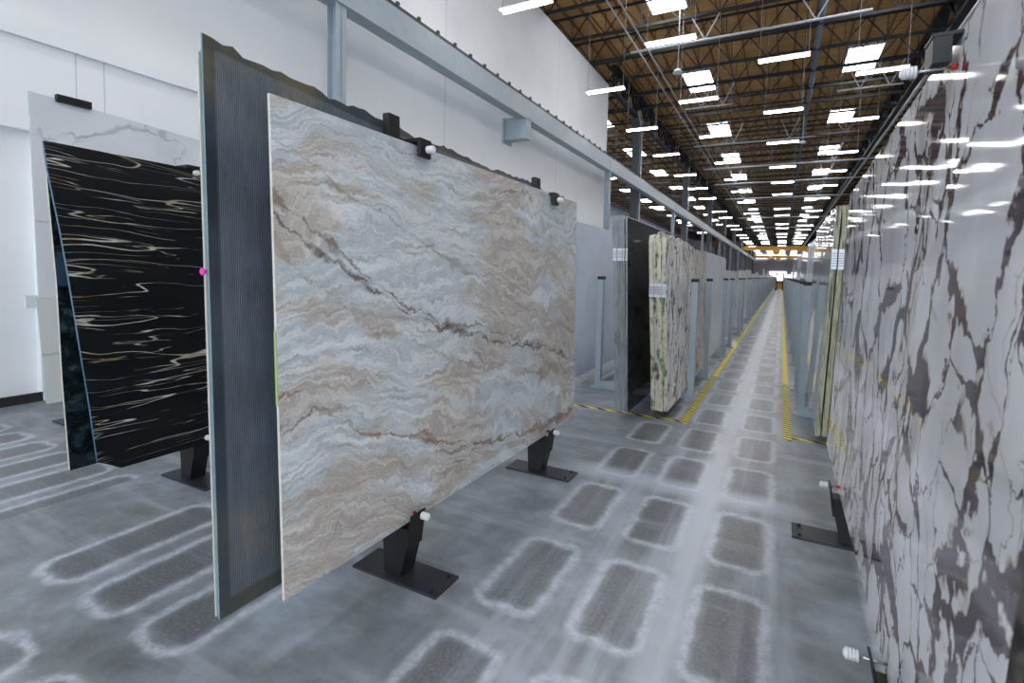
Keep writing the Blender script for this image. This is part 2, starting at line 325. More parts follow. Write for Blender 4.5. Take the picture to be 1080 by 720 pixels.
M = dict(
    floor=floor_material(), wall=wall_paint(), deck=wood_deck(),
    brown=brown_marble(), black_gold=black_gold(), violet=violet_marble(seed=0.0),
    violet_small=violet_marble('white_marble_with_grey_streaks', 0.35, 4.6, (236, 232, 226), 0.25, 4.0, 0.62),
    tan_streak=violet_marble('cream_marble_with_tan_streaks', 0.35, 5.0, (222, 213, 200), 0.3, 9.0, 0.6),
    carrara=grey_vein_marble('white_marble_with_grey_veins', seed=2.0),
    carrara2=grey_vein_marble('white_marble_with_olive_veins', (214, 218, 216), (150, 156, 140), 5.0, 0.25, 0.06),
    ribbed=ribbed_stone(), green=green_black_stone(),
    pale_edge=plain('pale_polished_edge', srgb(176, 190, 192), 0.25), tan_edge=plain('cream_stone_edge', srgb(196, 186, 172), 0.35, var=.15, scale=20),
    dark_edge=plain('dark_green_stone_edge', srgb(52, 78, 84), 0.3, var=.3, scale=20),
    black=plain('black_powder_coat', srgb(15, 15, 17), 0.45), plate=plain('dark_painted_plate', srgb(38, 40, 47), 0.4),
    knob=plain('white_plastic', srgb(232, 232, 234), 0.35), bolt=plain('zinc_bolt', srgb(190, 192, 196), 0.25, 0.9), red=plain('red_rubber_tip', srgb(190, 28, 30), 0.5),
    beam=plain('blue_grey_beam_paint', srgb(158, 170, 178), 0.45), beam_dark=plain('dark_rail_steel', srgb(62, 66, 68), 0.5),
    col=plain('grey_column_paint', srgb(74, 79, 84), 0.5), joist=plain('dark_joist_paint', srgb(24, 25, 30), 0.6),
    rack=plain('pale_rack_paint', srgb(158, 170, 178), 0.4), cap=plain('black_cap', srgb(10, 11, 14), 0.5),
    pipe=plain('white_pipe_paint', srgb(200, 204, 210), 0.4), duct=plain('grey_pipe_paint', srgb(104, 116, 128), 0.5),
    housing=plain('white_lamp_housing', srgb(226, 229, 234), 0.35), wire=plain('hanging_wire', srgb(150, 148, 148), 0.4),
    yellow=plain('yellow_machine_paint', srgb(216, 160, 40), 0.45), base_dark=plain('dark_baseboard', srgb(40, 36, 38), 0.5),
    tape_y=hazard_tape('hazard_tape_along', 0.085, 0.55, 'y'), tape_x=hazard_tape('hazard_tape_across', 0.21, 1.6, 'x'),
    paint_yellow=plain('worn_yellow_line', srgb(228, 208, 46), 0.45),
    black_slab=plain('polished_black_stone', srgb(10, 11, 13), 0.08), charcoal=plain('charcoal_stone', srgb(42, 43, 48), 0.12, var=.15),
    grey_edge=edge_stone('grey_slab_edge', [(104, 108, 114), (140, 144, 150), (120, 124, 130)]),
    grey_face=grey_vein_marble('pale_grey_stone', (226, 230, 236), (200, 206, 214), 8.0, 0.2),
    blue_face=grey_vein_marble('pale_blue_stone', (216, 226, 240), (200, 210, 224), 11.0, 0.25, .02),
    white_face=grey_vein_marble('off_white_stone', (236, 237, 236), (196, 198, 198), 15.0, 0.25, .05),
    polished_grey=grey_vein_marble('polished_grey_stone', (196, 204, 210), (168, 176, 184), 21.0, 0.05, .03),
    cream_edge=edge_stone('cream_green_slab_edge', [(70, 66, 58), (186, 182, 158), (204, 204, 186), (188, 182, 162), (72, 118, 84)], (2.0, 5.0)),
    dark_stone_edge=edge_stone('dark_mottled_slab_edge', [(30, 28, 30), (58, 52, 50), (84, 78, 72), (48, 84, 58)], (5.0, 9.0), seed=2.0),
    olive_edge=edge_stone('olive_slab_edge', [(44, 46, 42), (118, 118, 94), (156, 154, 124), (92, 90, 72)], (1.8, 30.0), seed=4.0),
    label=plain('white_paper_label', srgb(222, 226, 234), 0.6), green_tape=plain('green_tape', srgb(166, 190, 120), 0.5), pink=plain('pink_sticker', srgb(236, 40, 170), 0.5),
    far_wall=plain('blue_grey_far_wall', srgb(206, 212, 234), 0.6), conduit=plain('galvanised_conduit', srgb(186, 186, 190), 0.35, 0.4),
    tube=emit('lit_tube', (1.0, 0.97, 0.95, 1), TUBE_STRENGTH), sky=emit('daylit_skylight_panel', (0.95, 0.97, 1.0, 1), SKY_STRENGTH),
    daywin=emit('daylit_window', (0.95, 0.97, 1.0, 1), 2.0),
)

# ------------------------------------------------------------------ mesh helpers
def obj(name, bm, mats, parent=None, loc=(0, 0, 0)):
    me = bpy.data.meshes.new(name); bmesh.ops.recalc_face_normals(bm, faces=bm.faces); bm.to_mesh(me); bm.free()
    if not isinstance(mats, (list, tuple)): mats = [mats]
    for m in mats: me.materials.append(m)
    o = bpy.data.objects.new(name, me); COL.objects.link(o); o.location = loc
    if parent: o.parent = parent
    return o

def box(bm, x0, x1, y0, y1, z0, z1, mi=0):
    vs = [bm.verts.new((x, y, z)) for z in (z0, z1) for x, y in ((x0, y0), (x1, y0), (x1, y1), (x0, y1))]
    for idx in ((3, 2, 1, 0), (4, 5, 6, 7), (0, 1, 5, 4), (1, 2, 6, 5), (2, 3, 7, 6), (3, 0, 4, 7)):
        bm.faces.new([vs[i] for i in idx]).material_index = mi
    return vs

def bar(bm, a, b, w_, h_=None, mi=0):
    a = Vector(a); b = Vector(b); h_ = h_ or w_
    d = (b-a).normalized(); up = Vector((0, 0, 1)) if abs(d.z) < 0.95 else Vector((0, 1, 0))
    s = d.cross(up).normalized()*w_/2; t = s.normalized().cross(d)*h_/2
    vs = [bm.verts.new(p+q) for p in (a, b) for q in (-s-t, s-t, s+t, -s+t)]
    for idx in ((0, 1, 2, 3), (7, 6, 5, 4), (0, 4, 5, 1), (1, 5, 6, 2), (2, 6, 7, 3), (3, 7, 4, 0)):
        bm.faces.new([vs[i] for i in idx]).material_index = mi

def tube(bm, a, b, rad, seg=12, rad2=None, mi=0):
    a = Vector(a); b = Vector(b); d = (b-a).normalized(); up = Vector((0, 0, 1)) if abs(d.z) < 0.95 else Vector((0, 1, 0))
    s = d.cross(up).normalized(); t = s.cross(d); rad2 = rad if rad2 is None else rad2
    A = [bm.verts.new(a+(s*math.cos(2*math.pi*i/seg)+t*math.sin(2*math.pi*i/seg))*rad) for i in range(seg)]
    B = [bm.verts.new(b+(s*math.cos(2*math.pi*i/seg)+t*math.sin(2*math.pi*i/seg))*rad2) for i in range(seg)]
    for i in range(seg):
        fc = bm.faces.new((A[i], A[(i+1) % seg], B[(i+1) % seg], B[i])); fc.smooth = True; fc.material_index = mi
    bm.faces.new(A[::-1]).material_index = mi; bm.faces.new(B).material_index = mi

def prism(bm, pts, y0, y1, mi=0):      # pts (x, z), extruded along y
    A = [bm.verts.new((x, y0, z)) for x, z in pts]; B = [bm.verts.new((x, y1, z)) for x, z in pts]
    bm.faces.new(A).material_index = mi; bm.faces.new(B[::-1]).material_index = mi
    for i in range(len(pts)):
        j = (i+1) % len(pts); bm.faces.new((A[i], B[i], B[j], A[j])).material_index = mi

def tag(o, label, cat, group=None, kind=None):
    o['label'] = label; o['category'] = cat
    if group: o['group'] = group
    if kind: o['kind'] = kind
    return o
def empty(name, loc, label, cat, group=None):
    o = bpy.data.objects.new(name, None); COL.objects.link(o); o.location = loc; o.empty_display_size = 0.1
    return tag(o, label, cat, group)
def struct(name, bm, m):
    o = obj(name, bm, m); o['kind'] = 'structure'; return o
def copy_tree(o, loc, label=None, group=None, parent=None):
    c = o.copy(); COL.objects.link(c)
    if parent: c.parent = parent
    else:
        c.location = loc
        if label: c['label'] = label
        if group: c['group'] = group
    for ch in list(o.children): copy_tree(ch, None, parent=c)
    return c
def bevel(o, wdt=0.003, seg=2):
    m = o.modifiers.new('bevel', 'BEVEL'); m.width = wdt; m.segments = seg; m.limit_method = 'ANGLE'; return o

# a slab standing in a plane roughly x = const; pts are (x, y, z) round its visible face, thickness goes along +x or -x
def slab(name, pts, thick, face, edge, label, group=None, lookdir=1, rough=()):
    # lookdir 1: face looks towards +x, body behind it
    bm = bmesh.new()
    P = []
    n = len(pts)
    for i in range(n):
        a = Vector(pts[i]); b = Vector(pts[(i+1) % n]); P.append(a)
        if i in rough:
            L = (b-a).length; k_ = int(L/0.035)
            off = 0.0
            for q in range(1, k_):
                off = off*0.8 + random.uniform(-0.012, 0.012)
                P.append(a.lerp(b, q/k_)+Vector((0, 0, off)))
    loc = Vector((sum(p.x for p in P)/len(P), min(p.y for p in P), min(p.z for p in P)))
    A = [bm.verts.new(p) for p in P]; B = [bm.verts.new(p-Vector((thick*lookdir, 0, 0))) for p in P]
    bm.faces.new(A).material_index = 0; bm.faces.new(B[::-1]).material_index = 0
    for i in range(len(P)):
        j = (i+1) % len(P); bm.faces.new((A[i], B[i], B[j], A[j])).material_index = 1
    # origin at the slab's base; textures stay in place coordinates
    me_o = obj(name, bm, [face, edge])
    tag(me_o, label, 'stone slab', group)
    return me_o

# ------------------------------------------------------------------ the shell
bm = bmesh.new(); box(bm, -20, 16, -8, 182, -0.12, 0.0); struct('floor', bm, M['floor'])
bm = bmesh.new(); box(bm, -20, 16, -8, 182, 10.78, 10.95); struct('ceiling', bm, M['deck'])
WX = -7.1
bm = bmesh.new(); box(bm, WX-0.3, WX, 2.5, 22.1, 0, 9.79); box(bm, WX-0.3, WX, -8, 2.5, 2.9, 9.79); box(bm, WX-0.3, WX-0.14, -8, 2.5, 0, 2.9)
struct('wall_left', bm, M['wall'])
bm = bmesh.new(); box(bm, WX, WX+0.05, -8, 6.3, 3.84, 4.05); struct('trim_1', bm, M['wall'])
bm = bmesh.new(); box(bm, WX, WX+0.02, -8, 22.1, 0.0, 0.1); struct('baseboard_left', bm, M['base_dark'])
bm = bmesh.new(); box(bm, -20.3, -20, -8, 182, 0, 10.78); struct('wall_bay', bm, M['far_wall'])
bm = bmesh.new(); box(bm, 16, 16.3, -8, 182, 0, 10.78); struct('wall_right', bm, M['wall'])
bm = bmesh.new(); box(bm, -20, 16, 182, 182.3, 0, 10.78); struct('wall_far', bm, M['far_wall'])
for i, x in enumerate((-7.5, -2.2, 3.2)):
    bm = bmesh.new(); box(bm, x, x+3.2, 181.8, 182, 7.4, 8.5); struct('window_%d' % (i+1), bm, M['daywin'])
bm = bmesh.new(); box(bm, -3.5, 1.2, 181.8, 182, 0.3, 3.2); struct('door_1', bm, M['daywin'])
# timber sub-purlins under the deck
bm = bmesh.new()
x = -19.5
while x < 15.5:
    box(bm, x, x+0.05, -7, 181, 10.69, 10.78); x += 0.61
struct('trim_3', bm, plain('timber_purlin', srgb(150, 104, 58), 0.7))

# hazard tape on the floor
bm = bmesh.new(); box(bm, -0.865, -0.795, 5.47, 150, 0.0, 0.003)
tag(obj('hazard_tape', bm, M['tape_y']), 'yellow and black striped floor tape down the left side of the aisle', 'floor tape')
bm = bmesh.new(); box(bm, 0.088, 0.160, 5.42, 150, 0.0, 0.003)
tag(obj('hazard_tape', bm, M['tape_y']), 'yellow and black striped floor tape down the right side of the aisle', 'floor tape')
bm = bmesh.new(); box(bm, -6.4, -0.868, 5.50, 5.555, 0.0, 0.003)
tag(obj('hazard_tape', bm, M['tape_x']), 'striped floor tape running across under the grey slab bundle on the left', 'floor tape')
bm = bmesh.new(); box(bm, 0.163, 2.5, 5.50, 5.55, 0.0, 0.003)
tag(obj('hazard_tape', bm, M['tape_x']), 'short striped floor tape crossing under the olive slab bundle on the right', 'floor tape')

# ------------------------------------------------------------------ front stones
lab_brown = slab('stone_slab', [(-1.594, 1.249, 0.28), (-1.54, 4.135, 0.28), (-1.575, 4.135, 2.135), (-1.672, 1.249, 2.163)], 0.013, M['brown'], plain('cream_marble_edge', srgb(214, 208, 198), 0.3, var=.12, scale=25),
     'large brown, white and blue-grey wavy marble slab in front, held by two black stands')
bevel(lab_brown, 0.002)
bm = bmesh.new(); prism(bm, [(-1.6355, 1.02), (-1.6245, 1.02), (-1.6365, 1.30), (-1.6475, 1.30)], 1.2455, 1.2488)
tp = obj('edge_label', bm, M['green_tape'], lab_brown); tp['label'] = 'strip of green tape on the near edge'

pts = [(-1.705, 1.07, 0.278), (-1.705, 1.352, 0.275), (-1.705, 2.2, 0.26), (-1.705, 4.30, 0.28), (-1.773, 4.33, 2.225), (-1.774, 3.4, 2.24), (-1.775, 2.4, 2.245), (-1.776, 1.62, 2.268), (-1.776, 1.42, 2.290), (-1.777, 1.18, 2.318), (-1.777, 1.07, 2.322)]
rib = slab('stone_slab', pts, 0.009, M['ribbed'], plain('blue_green_slab_edge', srgb(112, 138, 146), 0.3, var=.2),
     'tall dark slate-blue slab with fine vertical ribs and broken top, behind the brown marble', lookdir=1, rough=(4, 5, 6, 7, 8, 9))
bm = bmesh.new(); tube(bm, (-1.772, 1.058, 1.512), (-1.772, 1.069, 1.512), 0.012)
st = obj('sticker', bm, M['pink'], rib); st['label'] = 'pink round sticker on the near edge'
slab('stone_slab', [(-1.7155, 1.064, 0.29), (-1.7155, 4.2, 0.29), (-1.787, 4.2, 2.19), (-1.790, 1.064, 2.262)], 0.008, M['pale_edge'], M['tan_edge'],
     'pale thin slab showing only its near edge directly behind the ribbed dark slab')

blk = slab('stone_slab', [(-3.54, 1.488, 0.345), (-3.54, 1.531, 0.322), (-3.54, 1.609, 0.272), (-3.54, 4.35, 0.278), (-3.597, 4.35, 2.16), (-3.597, 1.296, 2.191), (-3.593, 1.308, 2.04), (-3.583, 1.352, 1.72), (-3.575, 1.382, 1.46), (-3.562, 1.426, 1.02), (-3.552, 1.461, 0.68)], 0.02,
     M['black_gold'], plain('bluish_polished_edge', srgb(58, 96, 124), 0.2), 'black slab with thin white and gold veins and a slanting near edge')
grn = slab('stone_slab', [(-3.73, 1.427, 0.278), (-3.73, 4.2, 0.278), (-3.785, 4.2, 2.02), (-3.785, 1.375, 2.02), (-3.763, 1.400, 1.396), (-3.747, 1.408, 0.833)], 0.02,
     M['green'], M['tan_edge'], 'dark green-black slab peeking out behind the slanting edge of the black and gold slab')
wht = slab('stone_slab', [(-5.70, 2.01, 0.30), (-5.70, 5.3, 0.30), (-5.78, 5.3, 2.80), (-5.78, 1.99, 2.985)], 0.02,
     M['carrara'], M['pale_edge'], 'tall white marble slab with grey veins nearest the white wall')
slab('stone_slab', [(-5.668, 2.015, 0.27), (-5.668, 5.0, 0.27), (-5.675, 5.0, 1.20), (-5.675, 1.97, 1.215)], 0.018,
     M['carrara2'], M['pale_edge'], 'lower white slab with olive veins leaning on the tall white marble slab')

vio = slab('stone_slab', [(0.352, 1.17, 0.28), (0.361, 4.46, 0.28), (0.416, 4.46, 2.155), (0.450, 1.872, 2.312), (0.458, 1.17, 2.36)], 0.024, M['violet'], M['dark_stone_edge'],
     'polished white marble slab with dark violet veins filling the right side', lookdir=-1)
bevel(vio, 0.002)
slab('stone_slab', [(0.435, 0.95, 0.25), (0.435, 4.2, 0.25), (0.515, 4.2, 2.1), (0.515, 0.95, 2.1)], 0.03, M['black_slab'], M['black_slab'],
     'black slab showing as a dark strip behind the near edge of the violet veined marble', lookdir=-1)

# ------------------------------------------------------------------ slab stands
def ribbed_knob(bm, a, d, rad=0.019, length=0.038):      # ribs round a cylinder from a along d
    a = Vector(a); d = Vector(d)
    n = 4
    for q in range(n):
        s0 = a+d*(length*q/n); s1 = a+d*(length*(q+0.7)/n); s2 = a+d*(length*(q+1)/n)
        tube(bm, s0, s1, rad, 14, rad*0.97); tube(bm, s1, s2, rad*0.8, 14)
    tube(bm, a+d*length, a+d*(length+0.004), rad*0.55, 12)

def stand(loc, sgn, label, top=True, top_z=2.285, low_knob=True, lean=0.052, ky=0.02, ko=0.0, ty=0.0, post_z=None):
    """sgn +1: the slab looks towards +x. Local x = 0 is the slab's front face near the floor."""
    root = empty('slab_stand', loc, label, 'slab stand')
    def mir(p): return (p[0]*sgn, p[1], p[2])
    def flip(bm_):
        if sgn < 0:
            for v in bm_.verts: v.co.x = -v.co.x
        return bm_
    bm = bmesh.new(); box(bm, -0.29, 0.235, -0.098, 0.098, 0.0, 0.012)
    pl = bevel(obj('base_plate', flip(bm), M['plate'], root), 0.002)
    for yy in (-0.066, 0.066):
        bm = bmesh.new(); tube(bm, (0.195, yy, 0.012), (0.195, yy, 0.020), 0.011, 6); tube(bm, (0.195, yy, 0.020), (0.195, yy, 0.025), 0.006, 8)
        obj('anchor_bolt', flip(bm), M['black'], pl)
    bm = bmesh.new(); prism(bm, [(-0.115, 0.012), (-0.012, 0.012), (0.038, 0.215), (0.045, 0.262), (-0.13, 0.262)], -0.055, 0.055)
    bevel(obj('gusset', flip(bm), M['black'], root), 0.002)
    bm = bmesh.new(); prism(bm, [(0.026, 0.16), (0.034, 0.16), (0.056+ko*0.4, 0.335), (0.048+ko*0.4, 0.335)], -0.055, 0.055)
    fl = obj('clamp_flange', flip(bm), M['black'], root)
    bm = bmesh.new(); tube(bm, (0.012, ky, 0.315), (0.075+ko, ky, 0.313), 0.0045, 10); obj('clamp_bolt', flip(bm), M['bolt'], fl)
    bm = bmesh.new(); ribbed_knob(bm, (0.062+ko, ky, 0.313), (1, 0, 0)); obj('clamp_knob', flip(bm), M['knob'], fl)
    bm = bmesh.new(); tube(bm, (0.0, ky, 0.315), (0.016, ky, 0.315), 0.009, 12); obj('rubber_tip', flip(bm), M['red'], fl)
    bm = bmesh.new()
    z1 = post_z or (top_z if top else 1.9)
    prism(bm, [(-0.085, 0.26), (-0.045, 0.26), (-0.045-lean*1.25, z1), (-0.085-lean*1.25, z1)], -0.06, 0.02)
    bevel(obj('post', flip(bm), M['black'], root), 0.002)
    if top:
        zt = top_z-0.115
        L = -lean
        bm = bmesh.new()
        if ko:
            box(bm, -0.06+L, 0.065+L, 0.07, 0.17, zt+0.05, zt+0.062); box(bm, 0.014+L, 0.062+L, 0.07, 0.17, zt-0.03, zt+0.05)
        else:
            box(bm, -0.06+L-0.02, 0.05+L, 0.045+ty, 0.135+ty, zt-0.006, zt+0.012); box(bm, 0.032+L, 0.05+L, 0.045+ty, 0.135+ty, zt-0.08, zt-0.006)
        box(bm, -0.08+L, -0.05+L, -0.02, 0.135+ty, zt-0.04, zt+0.012)
        tc = bevel(obj('top_clamp', flip(bm), M['black'], root), 0.002)
        bm = bmesh.new(); tube(bm, (0.005+L, 0.09+ty, zt-0.04), (0.09+L+ko, 0.09+ty, zt-0.043), 0.0045, 10); obj('clamp_bolt', flip(bm), M['bolt'], tc)
        bm = bmesh.new(); ribbed_knob(bm, (0.062+L+ko, 0.09+ty, zt-0.042), (1, 0, 0)); obj('clamp_knob', flip(bm), M['knob'], tc)
        bm = bmesh.new(); tube(bm, (-0.004+L, 0.09+ty, zt-0.04), (0.012+L, 0.09+ty, zt-0.04), 0.009, 12); obj('rubber_tip', flip(bm), M['red'], tc)
    return root

stand((-1.59, 1.975, 0), 1, 'black slab stand with white knob, at the near lower edge of the brown marble')
stand((-1.545, 3.54, 0), 1, 'black slab stand with white knob, at the far end of the brown marble', top_z=2.245)
stand((-3.612, 2.12, 0), 1, 'black slab stand under the black and gold slab, partly behind the ribbed slab', top_z=2.315, ty=-0.10, post_z=2.16)
stand((0.362, 3.49, 0), -1, 'black slab stand at the far end of the violet veined marble', top=False)
stand((0.375, 1.93, 0), -1, 'black slab stand nearest the camera on the violet veined marble', top_z=2.345, lean=0.062, ko=0.034)
# black clamp bar over the white marble slab
root = empty('slab_stand', (-5.79, 2.3, 0), 'black clamp bar over the top of the tall white marble slab', 'slab stand')
bm = bmesh.new(); box(bm, 0.0, 0.05, -0.13, 0.13, 2.945, 3.01); bevel(obj('clamp_bar', bm, M['black'], root), 0.003)
bm = bmesh.new(); box(bm, -0.07, -0.03, -0.04, 0.04, 0.0, 3.0); box(bm, -0.07, 0.03, -0.04, 0.04, 2.98, 3.005); obj('post', bm, M['black'], root)
bm = bmesh.new(); box(bm, -0.3, 0.2, -0.1, 0.1, 0.0, 0.012); obj('base_plate', bm, M['plate'], root)
bm = bmesh.new(); box(bm, -0.1, 0.12, -0.05, 0.05, 0.012, 0.262); obj('gusset', bm, M['black'], root)

# wall outlet
bm = bmesh.new(); box(bm, WX, WX+0.03, 2.36, 2.50, 1.02, 1.16)
o = bevel(obj('wall_outlet', bm, M['housing']), 0.004); tag(o, 'small white outlet box low on the left wall', 'outlet')

# ------------------------------------------------------------------ runway beam along the wall
BY = [6.1, 20.5, 34.9, 49.3, 63.7, 78.1, 92.5, 106.9, 121.3]
root = empty('runway_beam', (-6.5, 10, 5.8), 'long blue-grey steel crane beam running along the white wall into the distance', 'beam')
def local(bm_, loc):
    for v in bm_.verts: v.co -= Vector(loc)
    return bm_
bm = bmesh.new(); box(bm, -6.66, -6.60, -6, 160, 5.76, 6.25); box(bm, -6.46, -6.40, -6, 160, 5.76, 6.25); box(bm, -6.68, -6.39, -6, 160, 5.73, 5.76)
for y in BY: box(bm, -6.398, -6.385, y-0.03, y+0.03, 5.76, 6.25)
obj('web_panel', local(bm, root.location), M['beam'], root)
bm = bmesh.new(); box(bm, -6.68, -6.42, -6, 160, 6.25, 6.30); box(bm, -6.57, -6.47, -6, 160, 6.30, 6.37)
obj('rail', local(bm, root.location), M['beam_dark'], root)
bm = bmesh.new(); y = 0.0
while y < 60:
    box(bm, -6.47, -6.42, y, y+0.06, 6.30, 6.40); y += 0.62
ob = obj('rail_clip', local(bm, root.location), M['beam_dark'], root); ob['kind'] = 'stuff'
root = empty('runway_beam', (4.5, 30, 5.8), 'far grey crane beam on the right side of the hall', 'beam')
bm = bmesh.new(); box(bm, -0.12, 0.12, 0, 130, -0.05, 0.45); obj('web_panel', bm, M['beam'], root)
bm = bmesh.new(); box(bm, -0.05, 0.05, 0, 130, 0.45, 0.57); obj('rail', bm, M['beam_dark'], root)
for y in range(8):
    bm = bmesh.new(); box(bm, -0.1, 0.1, 4+y*15.2-0.1, 4+y*15.2+0.1, -5.8, -0.05); obj('beam_post', bm, M['beam'], root)
def post_mesh():
    bm = bmesh.new(); box(bm, -0.10, 0.10, -0.012, 0.012, 0.02, 5.73)
    box(bm, -0.10, -0.085, -0.11, 0.11, 0.02, 5.73); box(bm, 0.085, 0.10, -0.11, 0.11, 0.02, 5.73)
    return bm
where = ['before the white wall', 'at the end of the white wall']
first = empty('beam_post', (-6.52, BY[0], 0), 'slim blue-grey steel post under the crane beam, ' + where[0], 'post')
obj('post_shaft', post_mesh(), M['beam'], first)
bm = bmesh.new(); box(bm, -0.18, 0.18, -0.18, 0.18, 0, 0.02); obj('base_plate', bm, M['beam'], first)
for i, y in enumerate(BY[1:]):
    if i == 0: copy_tree(first, (-6.52, y+0.1, 0), 'slim blue-grey steel post under the crane beam, ' + where[1])
    else: copy_tree(first, (-6.52, y, 0), 'pale steel post under the crane beam beyond the white wall', 'crane beam posts beyond the wall')
root = empty('beam_bracket', (-6.5, 12.9, 5.2), 'grey steel bracket hanging under the crane beam and fixed to the white wall', 'bracket')
bm = bmesh.new(); box(bm, -0.6, 0.10, -0.16, 0.16, 0.0, 0.6); box(bm, -0.6, -0.55, -0.25, 0.25, -0.08, 0.6); bevel(obj('bracket_box', bm, M['beam'], root), 0.01)

# warehouse columns and girder
bm = bmesh.new()
def col_mesh():
    bm = bmesh.new(); box(bm, -0.19, 0.19, -0.16, 0.16, 0.03, 9.4); box(bm, -0.26, 0.26, -0.24, 0.24, 9.2, 9.5)
    return bm
first = empty('steel_column', (-6.95, 26.6, 0), 'tall dark grey steel column just past the end of the white wall', 'column')
obj('column_shaft', col_mesh(), M['col'], first)
bm = bmesh.new(); box(bm, -0.3, 0.3, -0.3, 0.3, 0, 0.03); obj('base_plate', bm, M['col'], first)
bm = bmesh.new(); tube(bm, (0.24, 0.1, 0.3), (0.24, 0.1, 8.9), 0.035, 10); tube(bm, (0.24, 0.1, 8.9), (0.5, -1.8, 9.3), 0.03, 8); obj('downpipe', bm, M['conduit'], first)
for i in range(1, 9):
    lab = 'second tall dark grey steel column behind the crane beam, counting from the white wall' if i == 1 else 'distant dark grey steel column in the left row'
    copy_tree(first, (-6.95, 26.6+15.2*i, 0), lab, None if i == 1 else 'distant steel columns on the left')
def girder(xc, y0, y1, label):
    root = empty('roof_girder', (xc, y0, 9.5), label, 'girder')
    bm = bmesh.new(); box(bm, -0.12, 0.12, 0, y1-y0, 0.0, 0.14); obj('bottom_chord', bm, M['joist'], root)
    bm = bmesh.new(); box(bm, -0.12, 0.12, 0, y1-y0, 1.05, 1.18); obj('top_chord', bm, M['joist'], root)
    bm = bmesh.new(); n = int((y1-y0)/1.96)
    for i in range(n):
        y = i*1.96
        bar(bm, (0, y, 0.14), (0, y+0.98, 1.05), 0.09); bar(bm, (0, y+0.98, 1.05), (0, y+1.96, 0.14), 0.09); bar(bm, (0, y, 0.14), (0, y, 1.05), 0.08)
    obj('web_bars', bm, M['joist'], root)
girder(-6.95, 22.3, 160, 'deep dark trussed roof girder running over the left column row')
girder(4.45, 9.0, 160, 'deep dark trussed roof girder running along the right of the ceiling')

# ------------------------------------------------------------------ roof joists
def joist(x0, x1, loc, label, group):
    root = empty('roof_joist', loc, label, 'joist', group)
    bm = bmesh.new(); box(bm, x0, x1, -0.05, 0.05, 0.0, 0.09); obj('bottom_chord', bm, M['joist'], root)
    bm = bmesh.new(); box(bm, x0, x1, -0.04, 0.04, 0.83, 0.89); obj('top_chord', bm, M['joist'], root)
    bm = bmesh.new(); p = 1.22; n = int(round((x1-x0)/p)); p = (x1-x0)/n
    for i in range(n):
        a = x0+i*p
        bar(bm, (a, 0, 0.05), (a+p/2, 0, 0.85), 0.036); bar(bm, (a+p/2, 0, 0.85), (a+p, 0, 0.05), 0.036)
        bar(bm, (a, 0, 0.05), (a, 0, 0.85), 0.022)
    obj('web_bars', bm, M['joist'], root)
    return root
jy = [17.55+2.15*i for i in range(-8, 72)]
jm = joist(-7.05, 9.0, (0, jy[0], 9.8), 'dark open-web steel joist spanning the wood roof over the aisle', 'roof joists over the aisle')
for y in jy[1:]: copy_tree(jm, (0, y, 9.8))
jl = joist(-19.0, -7.05, (0, 24.0, 9.8), 'dark open-web steel joist in the bay beyond the white wall', 'roof joists beyond the white wall')
for i in [*range(-11, 0), *range(1, 50)]: copy_tree(jl, (0, 24.0+2.15*i, 9.8))

# skylights
def skylight(loc, label, group):
    root = empty('skylight', loc, label, 'skylight', group)
    bm = bmesh.new()
    for a in ((-0.62, -0.57, -1.35, 1.35), (0.57, 0.62, -1.35, 1.35), (-0.57, 0.57, -1.35, -1.30), (-0.57, 0.57, 1.30, 1.35)):
        box(bm, a[0], a[1], a[2], a[3], -0.13, 0.0)
    obj('frame', bm, M['housing'], root)
    bm = bmesh.new(); box(bm, -0.57, 0.57, -1.30, 1.30, -0.11, -0.05); obj('diffuser_panel', bm, M['sky'], root)
    return root
sk = None
for k_ in range(-2, 17):
    for x in (-3.85, 2.53):
        near_ = ['nearest', 'second', 'third', 'fourth', 'fifth']
        y = 17.25+8.58*k_
        lab, grp = ('bright daylit skylight in the wood roof above the left side of the aisle', 'left row of skylights') if x < 0 else ('bright daylit skylight in the wood roof above the right side of the aisle', 'right row of skylights')
        if 0 <= k_ < 5: lab = near_[k_] + ' bright skylight from the camera in the ' + ('left' if x < 0 else 'right') + ' row over the aisle'
        if sk is None: sk = skylight((x, y, 10.78), lab, grp)
        else: copy_tree(sk, (x, y, 10.78), lab, grp)
for k_ in range(0, 9):
    for x in (-10.2, -15.5):
        copy_tree(sk, (x, 30.1+8.58*k_, 10.78), 'daylit skylight in the bay beyond the white wall', 'skylights beyond the white wall')

# fluorescent lights
def lamp(loc, label, group):
    root = empty('strip_light', loc, label, 'light', group)
    bm = bmesh.new()
    prism(bm, [(-0.62, 0.0), (0.62, 0.0), (0.62, 0.05), (-0.62, 0.05)], -0.035, 0.035)
    prism(bm, [(-0.62, 0.0), (0.62, 0.0), (0.62, 0.012), (-0.62, 0.012)], -0.12, 0.12)
    for s in (-1, 1): box(bm, -0.62, 0.62, min(s*0.12, s*0.13), max(s*0.12, s*0.13), -0.012, 0.012)
    obj('reflector', bm, M['housing'], root)
    for s in (-1, 1):
        bm = bmesh.new(); tube(bm, (-0.60, s*0.085, -0.02), (0.60, s*0.085, -0.02), 0.015, 8); obj('light_tube', bm, M['tube'], root)
    for s in (-1, 1):
        bm = bmesh.new(); bar(bm, (s*0.58, 0, 0.05), (s*0.58, 0, 3.385), 0.012); obj('hanging_wire', bm, M['wire'], root)
    return root
